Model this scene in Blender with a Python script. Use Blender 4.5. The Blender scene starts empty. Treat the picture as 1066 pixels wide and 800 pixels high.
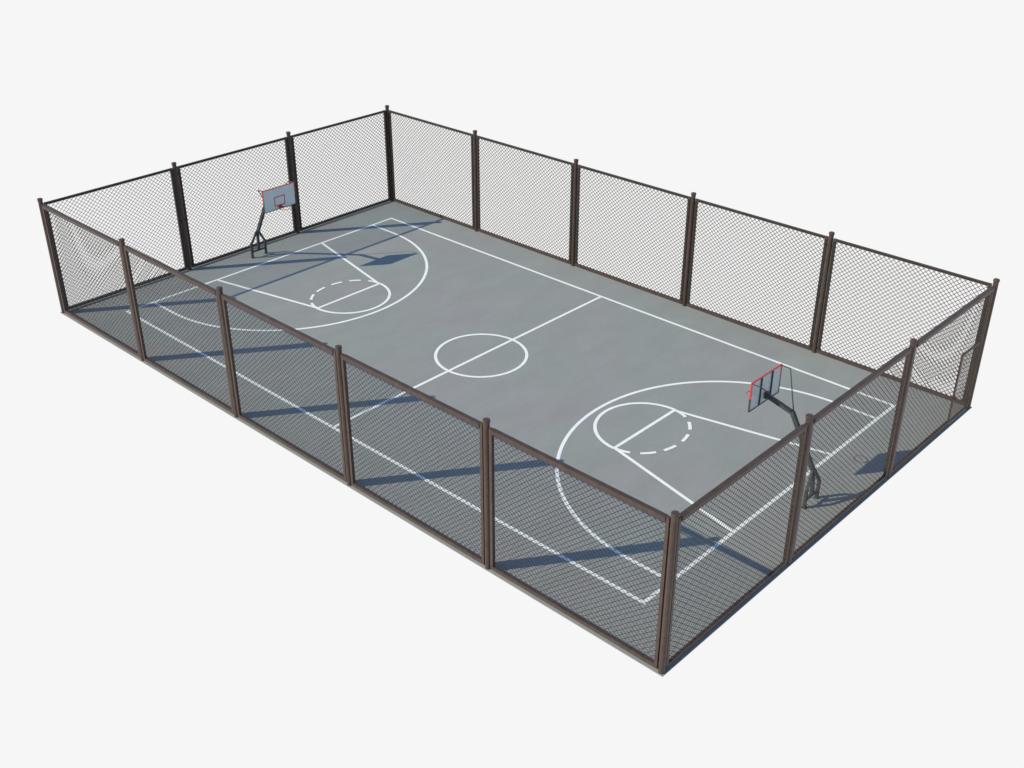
import bpy, bmesh, math, random
from mathutils import Vector, Matrix
random.seed(4)
S = bpy.context.scene
COL = S.collection

# ------------------------------------------------------------------ layout
WX, WY = 6.395, 6.299            # post spacing along / across the court
EXPO = 0.28                      # photographic exposure in stops
HX, HY = 2.5 * WX, 1.5 * WY      # fence centre lines
OX, OY = -0.05, 0.067            # centre of the painted court
SUN = Vector((0.81, 1.135, -1.0)).normalized()     # direction the light travels

# ------------------------------------------------------------------ materials
def nodes(name):
    m = bpy.data.materials.new(name); m.use_nodes = True
    nt = m.node_tree
    return m, nt, nt.nodes['Principled BSDF']

def mottled(name, c1, c2, scale, rough=0.8, metal=0.0, grain=0.0, grain_scale=60, bump=0.0, spec=0.3, detail=5, lo=0.35, hi=0.65):
    m, nt, b = nodes(name)
    tc = nt.nodes.new('ShaderNodeTexCoord')
    n = nt.nodes.new('ShaderNodeTexNoise'); n.inputs['Scale'].default_value = scale
    n.inputs['Detail'].default_value = detail; n.inputs['Roughness'].default_value = 0.6
    nt.links.new(tc.outputs['Object'], n.inputs['Vector'])
    r = nt.nodes.new('ShaderNodeValToRGB')
    r.color_ramp.elements[0].position = lo; r.color_ramp.elements[1].position = hi
    r.color_ramp.elements[0].color = (*c1, 1); r.color_ramp.elements[1].color = (*c2, 1)
    nt.links.new(n.outputs['Fac'], r.inputs['Fac'])
    out = r.outputs['Color']
    if grain:
        g = nt.nodes.new('ShaderNodeTexNoise'); g.inputs['Scale'].default_value = grain_scale
        g.inputs['Detail'].default_value = 3
        nt.links.new(tc.outputs['Object'], g.inputs['Vector'])
        mr = nt.nodes.new('ShaderNodeMapRange')
        mr.inputs['From Min'].default_value = 0.3; mr.inputs['From Max'].default_value = 0.7
        mr.inputs['To Min'].default_value = 1 - grain; mr.inputs['To Max'].default_value = 1 + grain
        nt.links.new(g.outputs['Fac'], mr.inputs['Value'])
        mx = nt.nodes.new('ShaderNodeVectorMath'); mx.operation = 'SCALE'
        nt.links.new(out, mx.inputs[0]); nt.links.new(mr.outputs['Result'], mx.inputs['Scale'])
        out = mx.outputs['Vector']
        if bump:
            bp = nt.nodes.new('ShaderNodeBump'); bp.inputs['Strength'].default_value = bump
            bp.inputs['Distance'].default_value = 0.01
            nt.links.new(g.outputs['Fac'], bp.inputs['Height']); nt.links.new(bp.outputs['Normal'], b.inputs['Normal'])
    nt.links.new(out, b.inputs['Base Color'])
    b.inputs['Roughness'].default_value = rough; b.inputs['Metallic'].default_value = metal
    b.inputs['Specular IOR Level'].default_value = spec
    return m

def asphalt():
    m, nt, b = nodes('court_surface')
    L = nt.links
    tc = nt.nodes.new('ShaderNodeTexCoord')
    def noise(scale, detail, rough=0.6, sx=1, sy=1):
        mp = nt.nodes.new('ShaderNodeMapping'); mp.inputs['Scale'].default_value = (sx, sy, 1)
        L.new(tc.outputs['Object'], mp.inputs['Vector'])
        n = nt.nodes.new('ShaderNodeTexNoise'); n.inputs['Scale'].default_value = scale
        n.inputs['Detail'].default_value = detail; n.inputs['Roughness'].default_value = rough
        L.new(mp.outputs['Vector'], n.inputs['Vector']); return n
    def rng(src, a, c, lo=0.3, hi=0.7):
        mr = nt.nodes.new('ShaderNodeMapRange'); mr.inputs['From Min'].default_value = lo; mr.inputs['From Max'].default_value = hi
        mr.inputs['To Min'].default_value = a; mr.inputs['To Max'].default_value = c
        L.new(src, mr.inputs['Value']); return mr.outputs['Result']
    hue = noise(0.28, 4, 0.55, 1, 0.8)
    r = nt.nodes.new('ShaderNodeValToRGB')
    r.color_ramp.elements[0].position = 0.38; r.color_ramp.elements[1].position = 0.62
    r.color_ramp.elements[0].color = (*GA, 1); r.color_ramp.elements[1].color = (*GB, 1)
    L.new(hue.outputs['Fac'], r.inputs['Fac'])
    tone = noise(0.9, 6, 0.65, 1.0, 0.45)
    fine = noise(7, 6, 0.7)
    grit = noise(70, 3, 0.7)
    a = rng(tone.outputs['Fac'], 0.94, 1.06)
    c = rng(fine.outputs['Fac'], 0.965, 1.035)
    d = rng(grit.outputs['Fac'], 0.93, 1.07)
    m1 = nt.nodes.new('ShaderNodeMath'); m1.operation = 'MULTIPLY'; L.new(a, m1.inputs[0]); L.new(c, m1.inputs[1])
    m2 = nt.nodes.new('ShaderNodeMath'); m2.operation = 'MULTIPLY'; L.new(m1.outputs[0], m2.inputs[0]); L.new(d, m2.inputs[1])
    mx = nt.nodes.new('ShaderNodeVectorMath'); mx.operation = 'SCALE'
    L.new(r.outputs['Color'], mx.inputs[0]); L.new(m2.outputs[0], mx.inputs['Scale'])
    L.new(mx.outputs['Vector'], b.inputs['Base Color'])
    bp = nt.nodes.new('ShaderNodeBump'); bp.inputs['Strength'].default_value = 0.25; bp.inputs['Distance'].default_value = 0.006
    L.new(grit.outputs['Fac'], bp.inputs['Height']); L.new(bp.outputs['Normal'], b.inputs['Normal'])
    b.inputs['Roughness'].default_value = 0.85; b.inputs['Specular IOR Level'].default_value = 0.25
    return m

GA, GB = (0.264, 0.289, 0.277), (0.278, 0.279, 0.281)
M = dict(
    court=asphalt(),
    line=mottled('white_court_paint', (0.76, 0.80, 0.80), (0.84, 0.86, 0.86), 2.5, 0.7, grain=0.05, grain_scale=25),
    brown=mottled('brown_painted_steel', (0.080, 0.054, 0.045), (0.098, 0.069, 0.060), 1.6, 0.45, 0.25, grain=0.10, grain_scale=9, spec=0.15),
    wire=mottled('brown_coated_wire', (0.050, 0.039, 0.034), (0.062, 0.048, 0.042), 3, 0.6, 0.0, spec=0.15),
    dark=mottled('dark_steel_and_shade', (0.030, 0.023, 0.020), (0.042, 0.033, 0.029), 4, 0.6, 0.2, grain=0.1),  # shade tone for the frames' inner faces; also the gate handle's steel
    pole=mottled('dark_grey_painted_steel', (0.050, 0.056, 0.058), (0.066, 0.072, 0.074), 3, 0.5, 0.1, grain=0.12, grain_scale=12, spec=0.2),
    board=mottled('white_backboard_panel', (0.53, 0.575, 0.57), (0.59, 0.625, 0.615), 3, 0.35, grain=0.03, grain_scale=20, spec=0.5),
    red=mottled('red_paint', (0.52, 0.042, 0.046), (0.58, 0.055, 0.058), 5, 0.4, grain=0.06),
)

# ------------------------------------------------------------------ helpers
def box(bm, lo, hi):
    lo, hi = Vector(lo), Vector(hi)
    v = [bm.verts.new((x, y, z)) for x in (lo.x, hi.x) for y in (lo.y, hi.y) for z in (lo.z, hi.z)]
    for f in ((0,1,3,2), (4,6,7,5), (0,4,5,1), (2,3,7,6), (0,2,6,4), (1,5,7,3)):
        bm.faces.new([v[i] for i in f])

def strand(bm, a, b, u, w, half_u, half_w):
    """a flat bar from a to b, half_u wide along u and half_w along w"""
    vs = []
    for p in (a, b):
        for su, sw in ((-1,-1), (1,-1), (1,1), (-1,1)):
            vs.append(bm.verts.new(p + u * (su * half_u) + w * (sw * half_w)))
    for f in ((3,2,1,0), (4,5,6,7), (0,1,5,4), (1,2,6,5), (2,3,7,6), (3,0,4,7)):
        bm.faces.new([vs[i] for i in f])

def bar(bm, a, b, w, h=None, up=(0,0,1)):
    a, b = Vector(a), Vector(b); d = (b - a).normalized(); up = Vector(up)
    if abs(d.dot(up)) > 0.98: up = Vector((1,0,0))
    u = d.cross(up).normalized(); v = u.cross(d).normalized()
    strand(bm, a, b, u, v, w/2, (h or w)/2)

def tube(bm, pts, r, seg=10):
    pts = [Vector(p) for p in pts]; rings = []
    for i, p in enumerate(pts):
        if i == 0: d = pts[1] - p
        elif i == len(pts) - 1: d = p - pts[-2]
        else: d = (pts[i+1] - p).normalized() + (p - pts[i-1]).normalized()
        d.normalize()
        up = Vector((0,0,1)) if abs(d.z) < 0.95 else Vector((1,0,0))
        u = d.cross(up).normalized(); v = u.cross(d)
        rings.append([bm.verts.new(p + u*r*math.cos(2*math.pi*k/seg) + v*r*math.sin(2*math.pi*k/seg)) for k in range(seg)])
    for i in range(len(rings)-1):
        for k in range(seg):
            bm.faces.new((rings[i][k], rings[i][(k+1)%seg], rings[i+1][(k+1)%seg], rings[i+1][k]))
    bm.faces.new(rings[0]); bm.faces.new(rings[-1])

def lathe(bm, prof, c=(0,0), seg=24):
    rings = []
    for r, z in prof:
        rings.append([bm.verts.new((c[0]+r*math.cos(2*math.pi*k/seg), c[1]+r*math.sin(2*math.pi*k/seg), z)) for k in range(seg)])
    for i in range(len(rings)-1):
        for k in range(seg):
            bm.faces.new((rings[i][k], rings[i][(k+1)%seg], rings[i+1][(k+1)%seg], rings[i+1][k]))
    bm.faces.new(rings[0]); bm.faces.new(rings[-1])

def torus(bm, c, R, r, seg=32, rs=8):
    rings = []
    for i in range(seg):
        a = 2*math.pi*i/seg
        rings.append([bm.verts.new((c[0]+(R+r*math.cos(t))*math.cos(a), c[1]+(R+r*math.cos(t))*math.sin(a), c[2]+r*math.sin(t)))
                      for t in (2*math.pi*k/rs for k in range(rs))])
    for i in range(seg):
        for k in range(rs):
            bm.faces.new((rings[i][k], rings[(i+1)%seg][k], rings[(i+1)%seg][(k+1)%rs], rings[i][(k+1)%rs]))

def mesh_of(name, bm, mat, bevel=0.0, smooth=False):
    bmesh.ops.recalc_face_normals(bm, faces=bm.faces)
    if bevel:
        bmesh.ops.bevel(bm, geom=list(bm.edges), offset=bevel, segments=2, affect='EDGES', profile=0.6)
    me = bpy.data.meshes.new(name); bm.to_mesh(me); bm.free()
    me.materials.append(M[mat])
    if smooth:
        for p in me.polygons: p.use_smooth = True
        me.set_sharp_from_angle(angle=math.radians(40))
    return me

def obj(name, me, parent=None, loc=None, rotz=0.0):
    o = bpy.data.objects.new(name, me); COL.objects.link(o)
    if parent: o.parent = parent
    if loc is not None: o.location = loc
    o.rotation_euler.z = rotz
    return o

def thing(name, label, cat, loc=(0,0,0), group=None):
    o = bpy.data.objects.new(name, None); COL.objects.link(o)
    o.location = loc; o['label'] = label; o['category'] = cat
    if group: o['group'] = group
    return o

# ------------------------------------------------------------------ the court (setting)
bm = bmesh.new()
EX, EY = HX + 0.118, HY + 0.118
T = 0.025
vs = [[bm.verts.new((x, y, z)) for x, y in ((-EX,-EY), (EX,-EY), (EX,EY), (-EX,EY))] for z in (-T, 0)]
bm.faces.new(vs[1]); bm.faces.new(list(reversed(vs[0])))
for k in range(4): bm.faces.new((vs[0][k], vs[0][(k+1)%4], vs[1][(k+1)%4], vs[1][k]))
court = obj('court', mesh_of('court', bm, 'court'))
court['kind'] = 'structure'

LW = 0.128                     # width of the painted lines
ZL = 0.004
def flat_strip(bm, pts, w=LW, z=ZL, closed=False):
    """a painted band along a polyline in the plane, mitred at its corners"""
    n = len(pts); P = [Vector((p[0]+OX, p[1]+OY)) for p in pts]; L, R = [], []
    for i in range(n):
        if closed: a, c = P[i-1], P[(i+1)%n]
        else: a, c = P[max(i-1,0)], P[min(i+1,n-1)]
        d1 = (P[i]-a).normalized() if (P[i]-a).length > 1e-9 else None
        d2 = (c-P[i]).normalized() if (c-P[i]).length > 1e-9 else None
        d1 = d1 or d2; d2 = d2 or d1
        n1, n2 = Vector((-d1.y, d1.x)), Vector((-d2.y, d2.x))
        m = (n1+n2).normalized(); k = w/2/max(0.3, m.dot(n1))
        L.append(bm.verts.new((*(P[i]+m*k), z))); R.append(bm.verts.new((*(P[i]-m*k), z)))
    for i in range(n if closed else n-1):
        j = (i+1) % n
        bm.faces.new((R[i], R[j], L[j], L[i]))

def line_part(name, strips):
    bm = bmesh.new()
    for i, s in enumerate(strips):
        flat_strip(bm, s[0], closed=s[1], z=s[2] if len(s) > 2 else ZL)
    return obj(name, mesh_of(name, bm, 'line'), court)

CX, CY = 14.0, 7.611
line_part('boundary_line', [([(-CX,-CY), (CX,-CY), (CX,CY), (-CX,CY)], True)])
line_part('halfway_line', [([(0,-CY+LW/2), (0,CY-LW/2)], False)])
line_part('centre_circle', [([(1.833*math.cos(2*math.pi*k/96), 1.833*math.sin(2*math.pi*k/96)) for k in range(96)], True, ZL+0.004)])
FT = 14 - 5.753
for s in (1, -1):
    R3 = 6.315; c3 = 12.43
    arc = [(s*(CX-LW/2), -R3)] + [(s*(c3 - R3*math.cos(t)), R3*math.sin(t)) for t in (math.radians(-90+180*k/96) for k in range(97))] + [(s*(CX-LW/2), R3)]
    line_part('three_point_line', [(arc, False)])
    line_part('key_line', [([(s*(CX-LW/2), -3.024), (s*FT, -1.759), (s*FT, 1.759), (s*(CX-LW/2), 3.024)], False)])
    half = [(s*(FT - 1.80*math.cos(t)), 1.80*math.sin(t)) for t in (math.radians(-90+180*k/64) for k in range(65))]
    strips = [(half, False, ZL+0.004)]
    for a0, a1 in ((-91,-70), (-58.5,-39), (-27.8,-7), (7.5,27.8), (40,58.5), (70,91)):
        seg = []
        for k in range(13):
            t = math.radians(a0 + (a1-a0)*k/12)
            r = 1/math.sqrt((math.cos(t)/1.49)**2 + (math.sin(t)/1.78)**2)
            seg.append((s*(FT + r*math.cos(t)), r*math.sin(t)))
        strips.append((seg, False, ZL+0.008))
    line_part('free_throw_circle', strips)

# ------------------------------------------------------------------ fence pieces
PR = 0.094                      # post radius
GAP, TW, TH = 0.128, 0.105, 0.14   # post axis to frame edge; stile width; rail height
ZB, ZT = 0.05, 4.95             # frame bottom and top
bm = bmesh.new(); lathe(bm, [(PR,0.0), (PR,5.09)]); POST = mesh_of('fence_post', bm, 'brown', smooth=True)
bm = bmesh.new(); lathe(bm, [(PR+0.012,5.08), (PR+0.016,5.09), (PR+0.016,5.145), (PR+0.006,5.165), (0.03,5.172)]); CAP = mesh_of('post_cap', bm, 'brown', smooth=True)

bm = bmesh.new(); bar(bm, (PR-0.012, 0, 0), (GAP+0.008, 0, 0), 0.03, 0.07); CLAMP = mesh_of('clamp', bm, 'brown')
def clamps(post, dirs):
    for dx, dy in dirs:
        for z in (0.24, 2.45, 4.62):
            obj('clamp', CLAMP, post, (0, 0, z), math.atan2(dy, dx))

def frame_mesh(span, TH, DR):
    """welded tube frame, panel centre at the origin, lying along local x; local +y faces out of the court"""
    h = span/2 - GAP; D = 0.048
    bm = bmesh.new()
    box(bm, (-h, -D, ZB), (-h+TW, D, ZT)); box(bm, (h-TW, -D, ZB), (h, D, ZT))
    box(bm, (-h+TW, -DR, ZT-TH), (h-TW, DR, ZT-0.002))
    x1 = h-TW
    box(bm, (-h+TW, -D-0.004, ZB+0.002), (x1, D+0.004, ZB+0.12))
    return mesh_of('panel_frame', bm, 'brown', bevel=0.006)

SLOPE = 0.90                    # rise of the strands: the diamonds are a little wider than tall
def clip_lines(x0, x1, z0, z1, wide, sgn):
    """ends of the slanted strands inside a rectangle; wide = width of one diamond"""
    out = []; k = sgn*SLOPE; step = wide*SLOPE
    lo = min(z0 - k*x0, z0 - k*x1); hi = max(z1 - k*x0, z1 - k*x1)
    c = lo + step/2
    while c < hi:
        ts = sorted([(z0-c)/k, (z1-c)/k])
        a, b = max(x0, ts[0]), min(x1, ts[1])
        if b - a > 0.03: out.append(((a, k*a+c), (b, k*b+c)))
        c += step
    return out

def wire_mesh(rects, rot, wide, thick, tilt=None, pitch=0.195, mat='wire'):
    """expanded-metal style mesh of flat strands; where tilt is given the strands are twisted to lie nearly along the sunlight"""
    bm = bmesh.new()
    R = Matrix.Rotation(-rot, 3, 'Z'); sl = R @ SUN
    for x0, x1, z0, z1 in rects:
        for sgn in (1, -1):
            d = Vector((1, 0, sgn*SLOPE)).normalized()
            if tilt is None:
                n = Vector((0,1,0))
            else:
                n = d.cross(sl).normalized()
                if n.y < 0: n = -n
                n = Matrix.Rotation(math.radians(tilt[0 if sgn > 0 else 1]), 3, d) @ n
            u = d.cross(n).normalized()
            w = wide if isinstance(wide, (int, float)) else wide[0 if sgn > 0 else 1]
            for a, b in clip_lines(x0, x1, z0, z1, pitch, sgn):
                yo = 0.004*sgn
                strand(bm, Vector((a[0], yo, a[1])), Vector((b[0], yo, b[1])), u, n, w/2, thick/2)
    return mesh_of('wire_mesh', bm, mat)

def strip_meshes(span, TH, DR):
    """added dark strips that shade the court-side faces of the frame by colour"""
    h = span/2 - GAP; y0, y1 = -0.055, -0.0485; out = []
    for lo, hi in (((-h+0.006, y0, ZB+0.125), (-h+TW+0.004, y1, ZT-TH-0.004)), ((h-TW-0.004, y0, ZB+0.125), (h-0.006, y1, ZT-TH-0.004)),
                   ((-h+TW+0.012, -DR-0.008, ZT-TH+0.004), (h-TW-0.012, -DR-0.0005, ZT-0.012))):
        bm = bmesh.new(); box(bm, lo, hi); out.append(mesh_of('inner_shade_strip', bm, 'dark'))  # dark colour stands in for the shaded inner faces of the tubes
    return out

sides = [
    # name of side, start corner, direction, number, rotation (local +y outwards), label
    ('front_long', Vector((-HX,-HY)), Vector((1,0)), 5, math.pi, WX, 'long brown mesh fence in front, five sunlit panels from left corner to nearest corner'),
    ('right_short', Vector((HX,-HY)), Vector((0,1)), 3, -math.pi/2, WY, 'short brown mesh fence on the right with a small gate at its far end'),
    ('back_long', Vector((HX,HY)), Vector((-1,0)), 5, 0.0, WX, 'long brown mesh fence at the back right, five panels seen from inside against white'),
    ('left_short', Vector((-HX,HY)), Vector((0,-1)), 3, math.pi/2, WY, 'short brown mesh fence at the far left, behind the hoop that faces the viewer'),
]
hx, hy = WX/2 - GAP - TW, WY/2 - GAP - TW
z0, z1 = ZB+0.12, ZT-TH
GATE_Y0, GATE_Z = 7.70, 2.86
for key, c0, d, n, rot, span, label in sides:
    f = thing('fence', label, 'fence', (0,0,0), 'mesh fences around the court')
    h = hx if span == WX else hy
    rail = (0.10, 0.045) if key in ('back_long', 'left_short') else (TH, 0.075)   # the two far fences have a lighter top rail
    fr = frame_mesh(span, *rail); st = strip_meshes(span, *rail)
    full = [(-h, h, z0, ZT - rail[0])]
    wm = {'front_long': lambda: wire_mesh(full, rot, (0.0103, 0.0168), 0.004, (-20, 24)),
          'left_short': lambda: wire_mesh(full, rot, (0.018, 0.034), 0.004, (-10, -20), pitch=0.203),
          'back_long':  lambda: wire_mesh(full, rot, 0.021, 0.004),
          'right_short': lambda: wire_mesh(full, rot, 0.0185, 0.004)}[key]()
    # at the start corner the previous side ends, so that post holds a clamp towards it as well
    back = {'front_long': Vector((0,1)), 'right_short': Vector((-1,0)), 'back_long': Vector((0,-1)), 'left_short': Vector((1,0))}[key]
    for i in range(n):
        p = c0 + d*span*i
        po = obj('fence_post', POST, f, (p.x, p.y, 0))
        obj('post_cap', CAP, po)
        clamps(po, [(d.x, d.y), (back.x, back.y) if i == 0 else (-d.x, -d.y)])
        m = c0 + d*span*(i+0.5)
        gate = key == 'right_short' and i == n-1
        if not gate:
            pa = obj('panel_frame', fr, f, (m.x, m.y, 0), rot)
            obj('wire_mesh', wm, pa)
            for q in st: obj('inner_shade_strip', q, pa)
        else:
            # local x of this side runs along -y for rot=-90: local x = -(y - m.y)
            hh = hy
            # build with the gate at negative or positive local x
            s = -1 if rot < 0 else 1
            gx = s*(GATE_Y0 - m.y)                    # local x of the gate jamb
            bm = bmesh.new(); D, DR = 0.048, 0.075; H = span/2 - GAP
            box(bm, (-H, -D, ZB), (-H+TW, D, ZT)); box(bm, (H-TW, -D, ZB), (H, D, ZT))
            box(bm, (-H+TW, -DR, ZT-TH), (H-TW, DR, ZT-0.002))
            if s < 0: box(bm, (gx, -D-0.004, ZB+0.002), (H-TW, D+0.004, ZB+0.12))
            else: box(bm, (-H+TW, -D-0.004, ZB+0.002), (gx, D+0.004, ZB+0.12))
            pa = obj('panel_frame', mesh_of('panel_frame', bm, 'brown', bevel=0.006), f, (m.x, m.y, 0), rot)
            if s < 0:
                rects = [(gx, hh, z0, GATE_Z), (-hh, hh, GATE_Z, z1)]; g0, g1 = -hh+0.008, gx-0.008
            else:
                rects = [(-hh, gx, z0, GATE_Z), (-hh, hh, GATE_Z, z1)]; g0, g1 = gx+0.008, hh-0.008
            obj('wire_mesh', wire_mesh(rects, rot, 0.0185, 0.004), pa)
            for q in st: obj('inner_shade_strip', q, pa)
            gw = 0.07; gz0, gz1 = 0.05, GATE_Z - 0.008
            bm = bmesh.new()
            box(bm, (g0, -0.032, gz0), (g0+gw, 0.032, gz1)); box(bm, (g1-gw, -0.032, gz0), (g1, 0.032, gz1))
            box(bm, (g0+gw, -0.031, gz1-gw), (g1-gw, 0.031, gz1-0.001)); box(bm, (g0+gw, -0.031, gz0+0.001), (g1-gw, 0.031, gz0+gw))
            gt = obj('gate', mesh_of('gate', bm, 'brown', bevel=0.004), f, (m.x, m.y, 0), rot)
            obj('wire_mesh', wire_mesh([(g0+gw, g1-gw, gz0+gw, gz1-gw)], rot, 0.010, 0.008, pitch=0.098), gt)
            bm = bmesh.new()
            lx = g1 - 0.03 if s < 0 else g0 + 0.03
            box(bm, (lx-0.06, 0.033, 1.05), (lx+0.02, 0.045, 1.2)); bar(bm, (lx-0.02, 0.044, 1.12), (lx-0.02, 0.09, 1.12), 0.02)
            bar(bm, (lx-0.02, 0.085, 1.12), (lx-0.13, 0.085, 1.12), 0.02)
            obj('handle', mesh_of('handle', bm, 'dark'), gt)

# ------------------------------------------------------------------ basketball hoops (built facing -x, standing at x = +14.93)
def make_hoop(label):
    t = thing('basketball_hoop', label, 'basketball hoop', (0,0,0), 'basketball hoops')
    X = 14.93
    for s in (-1, 1):
        bm = bmesh.new(); box(bm, (X-0.05, s*0.39-0.045, 0.012), (X+0.05, s*0.39+0.045, 0.70))
        leg = obj('leg', mesh_of('leg', bm, 'pole', bevel=0.006), t)
        bm = bmesh.new(); box(bm, (X-0.085, s*0.39-0.075, 0.0), (X+0.085, s*0.39+0.075, 0.0125)); obj('foot_plate', mesh_of('foot_plate', bm, 'pole'), leg)
        bm = bmesh.new(); bar(bm, (X, s*0.385, 0.68), (X-0.07, s*0.055, 1.26), 0.085); obj('diagonal_brace', mesh_of('diagonal_brace', bm, 'pole', bevel=0.005), t)
    bm = bmesh.new(); bar(bm, (X, -0.344, 0.30), (X, 0.344, 0.30), 0.075); obj('crossbar', mesh_of('crossbar', bm, 'pole', bevel=0.005), t)
    bm = bmesh.new(); bar(bm, (X, 0, 0.338), (X-0.06, 0, 1.22), 0.11); obj('centre_strut', mesh_of('centre_strut', bm, 'pole', bevel=0.005), t)
    bm = bmesh.new(); bar(bm, (X-0.05, 0, 1.17), (13.87, 0, 2.96), 0.135, 0.135, (0,1,0)); obj('pole', mesh_of('pole', bm, 'pole', bevel=0.008), t)
    bm = bmesh.new(); bar(bm, (13.91, 0, 2.95), (12.865, 0, 3.215), 0.125, 0.13)
    bar(bm, (12.90, -0.10, 3.13), (12.90, 0.10, 3.13), 0.035); bar(bm, (12.90, -0.10, 3.30), (12.90, 0.10, 3.30), 0.035)
    box(bm, (12.852, -0.085, 3.09), (12.874, 0.085, 3.33))
    obj('arm', mesh_of('arm', bm, 'pole', bevel=0.006), t)
    # backboard
    bx = 12.80; W, B, T_ = 0.885, 2.925, 3.975
    bm = bmesh.new(); box(bm, (bx-0.012, -W+0.02, B+0.02), (bx+0.012, W-0.02, T_-0.02)); bd = obj('backboard', mesh_of('backboard', bm, 'board'), t)
    e = 0.030; m = 3.40
    bm = bmesh.new()
    for s in (-1, 1):
        a, c = sorted((s*W, s*(W-e))); box(bm, (bx-0.025, a, B), (bx+0.03, c, m))
    box(bm, (bx-0.024, -W+e, B), (bx+0.029, W-e, B+e))
    obj('lower_frame', mesh_of('lower_frame', bm, 'pole'), bd)
    bm = bmesh.new()
    for s in (-1, 1):
        a, c = sorted((s*W, s*(W-e))); box(bm, (bx-0.025, a, m), (bx+0.03, c, T_))
    box(bm, (bx-0.024, -W+e, T_-e), (bx+0.029, W-e, T_))
    obj('upper_frame', mesh_of('upper_frame', bm, 'red'), bd)
    bm = bmesh.new(); q = 0.045; y0, z0_, z1_ = 0.295, 3.09, 3.54
    x0, x1 = bx-0.0165, bx-0.0125
    box(bm, (x0,-y0,z0_), (x1,-y0+q,z1_)); box(bm, (x0,y0-q,z0_), (x1,y0,z1_)); box(bm, (x0,-y0+q,z0_), (x1,y0-q,z0_+q)); box(bm, (x0,-y0+q,z1_-q), (x1,y0-q,z1_))
    obj('target_square', mesh_of('target_square', bm, 'red'), bd)
    for s in (-1, 1):
        bm = bmesh.new(); box(bm, (bx+0.0125, s*0.32-0.028, B+e), (bx+0.05, s*0.32+0.028, T_-e)); obj('rib', mesh_of('rib', bm, 'pole'), bd)
        bm = bmesh.new(); tube(bm, [(bx+0.03, s*(W-0.03), T_-0.035), (bx+0.34, s*(W-0.03), T_-0.03), (13.86, s*0.06, 3.0)], 0.021, 8)
        obj('stay_rod', mesh_of('stay_rod', bm, 'pole', smooth=True), t)
    bm = bmesh.new(); torus(bm, (bx-0.025-0.15-0.225, 0, 3.05), 0.225, 0.013)
    rm = obj('rim', mesh_of('rim', bm, 'red', smooth=True), t)
    bm = bmesh.new(); box(bm, (bx-0.045, -0.10, 2.98), (bx-0.0255, 0.10, 3.12))
    for s in (-1, 1): bar(bm, (bx-0.04, s*0.07, 3.05), (bx-0.19, s*0.055, 3.05), 0.022)
    bar(bm, (bx-0.04, 0, 2.99), (bx-0.17, 0, 3.035), 0.022)
    obj('rim_bracket', mesh_of('rim_bracket', bm, 'red'), rm)
    return t

hoop = make_hoop('basketball hoop behind the right fence, seen from behind its ribbed board')
hoop.location = (OX, OY, 0)
def copy_tree(o, parent=None):
    c = o.copy(); COL.objects.link(c)
    if parent: c.parent = parent
    for ch in list(o.children): copy_tree(ch, c)
    return c
hoop2 = copy_tree(hoop)
hoop2.location = (OX, OY, 0); hoop2.rotation_euler.z = math.pi
hoop2['label'] = 'basketball hoop by the far left fence, board with red target square facing the viewer'

# ------------------------------------------------------------------ light, sky
el = math.asin(-SUN.z); to_sun = -SUN
az = math.atan2(to_sun.x, to_sun.y)       # clockwise from +y
ld = bpy.data.lights.new('sun', 'SUN'); ld.energy = 3.55
ld.angle = math.radians(0.5); ld.color = (1.0, 0.90, 0.66)
lo = bpy.data.objects.new('sun', ld); COL.objects.link(lo)
lo.rotation_euler = SUN.to_track_quat('-Z', 'Y').to_euler()
w = bpy.data.worlds.new('World'); S.world = w; w.use_nodes = True
nt = w.node_tree; bg = nt.nodes['Background']
sky = nt.nodes.new('ShaderNodeTexSky'); sky.sky_type = 'NISHITA'; sky.sun_disc = False
sky.sun_elevation = el; sky.sun_rotation = az
sky.dust_density = 0.0; sky.ozone_density = 1.6
bg.inputs['Strength'].default_value = 0.15
nt.links.new(sky.outputs['Color'], bg.inputs['Color'])
# the court floats in a plain white void: below the horizon the surroundings are evenly white
bw = nt.nodes.new('ShaderNodeBackground'); bw.inputs['Color'].default_value = (0.922, 0.922, 0.922, 1); bw.inputs['Strength'].default_value = 1/2**EXPO
tc = nt.nodes.new('ShaderNodeTexCoord'); sp = nt.nodes.new('ShaderNodeSeparateXYZ')
nt.links.new(tc.outputs['Generated'], sp.inputs['Vector'])
lt = nt.nodes.new('ShaderNodeMath'); lt.operation = 'LESS_THAN'; lt.inputs[1].default_value = 0.0
nt.links.new(sp.outputs['Z'], lt.inputs[0])
mix = nt.nodes.new('ShaderNodeMixShader')
nt.links.new(lt.outputs[0], mix.inputs['Fac']); nt.links.new(bg.outputs[0], mix.inputs[1]); nt.links.new(bw.outputs[0], mix.inputs[2])
nt.links.new(mix.outputs[0], nt.nodes['World Output'].inputs['Surface'])

# ------------------------------------------------------------------ camera
cd = bpy.data.cameras.new('camera'); cam = bpy.data.objects.new('camera', cd); COL.objects.link(cam)
cam.location = (28.44523983, -28.533579, 21.37980513)
cam.rotation_euler = (math.radians(60.6215538), 0, math.radians(43.138359))
cd.sensor_fit = 'HORIZONTAL'; cd.sensor_width = 36.0; cd.lens = 1181.86/1066*36.0
cd.clip_start = 0.1; cd.clip_end = 500
S.camera = cam
S.view_settings.view_transform = 'Standard'; S.view_settings.look = 'None'
S.view_settings.exposure = EXPO; S.view_settings.gamma = 1.0
S.render.engine = 'CYCLES'
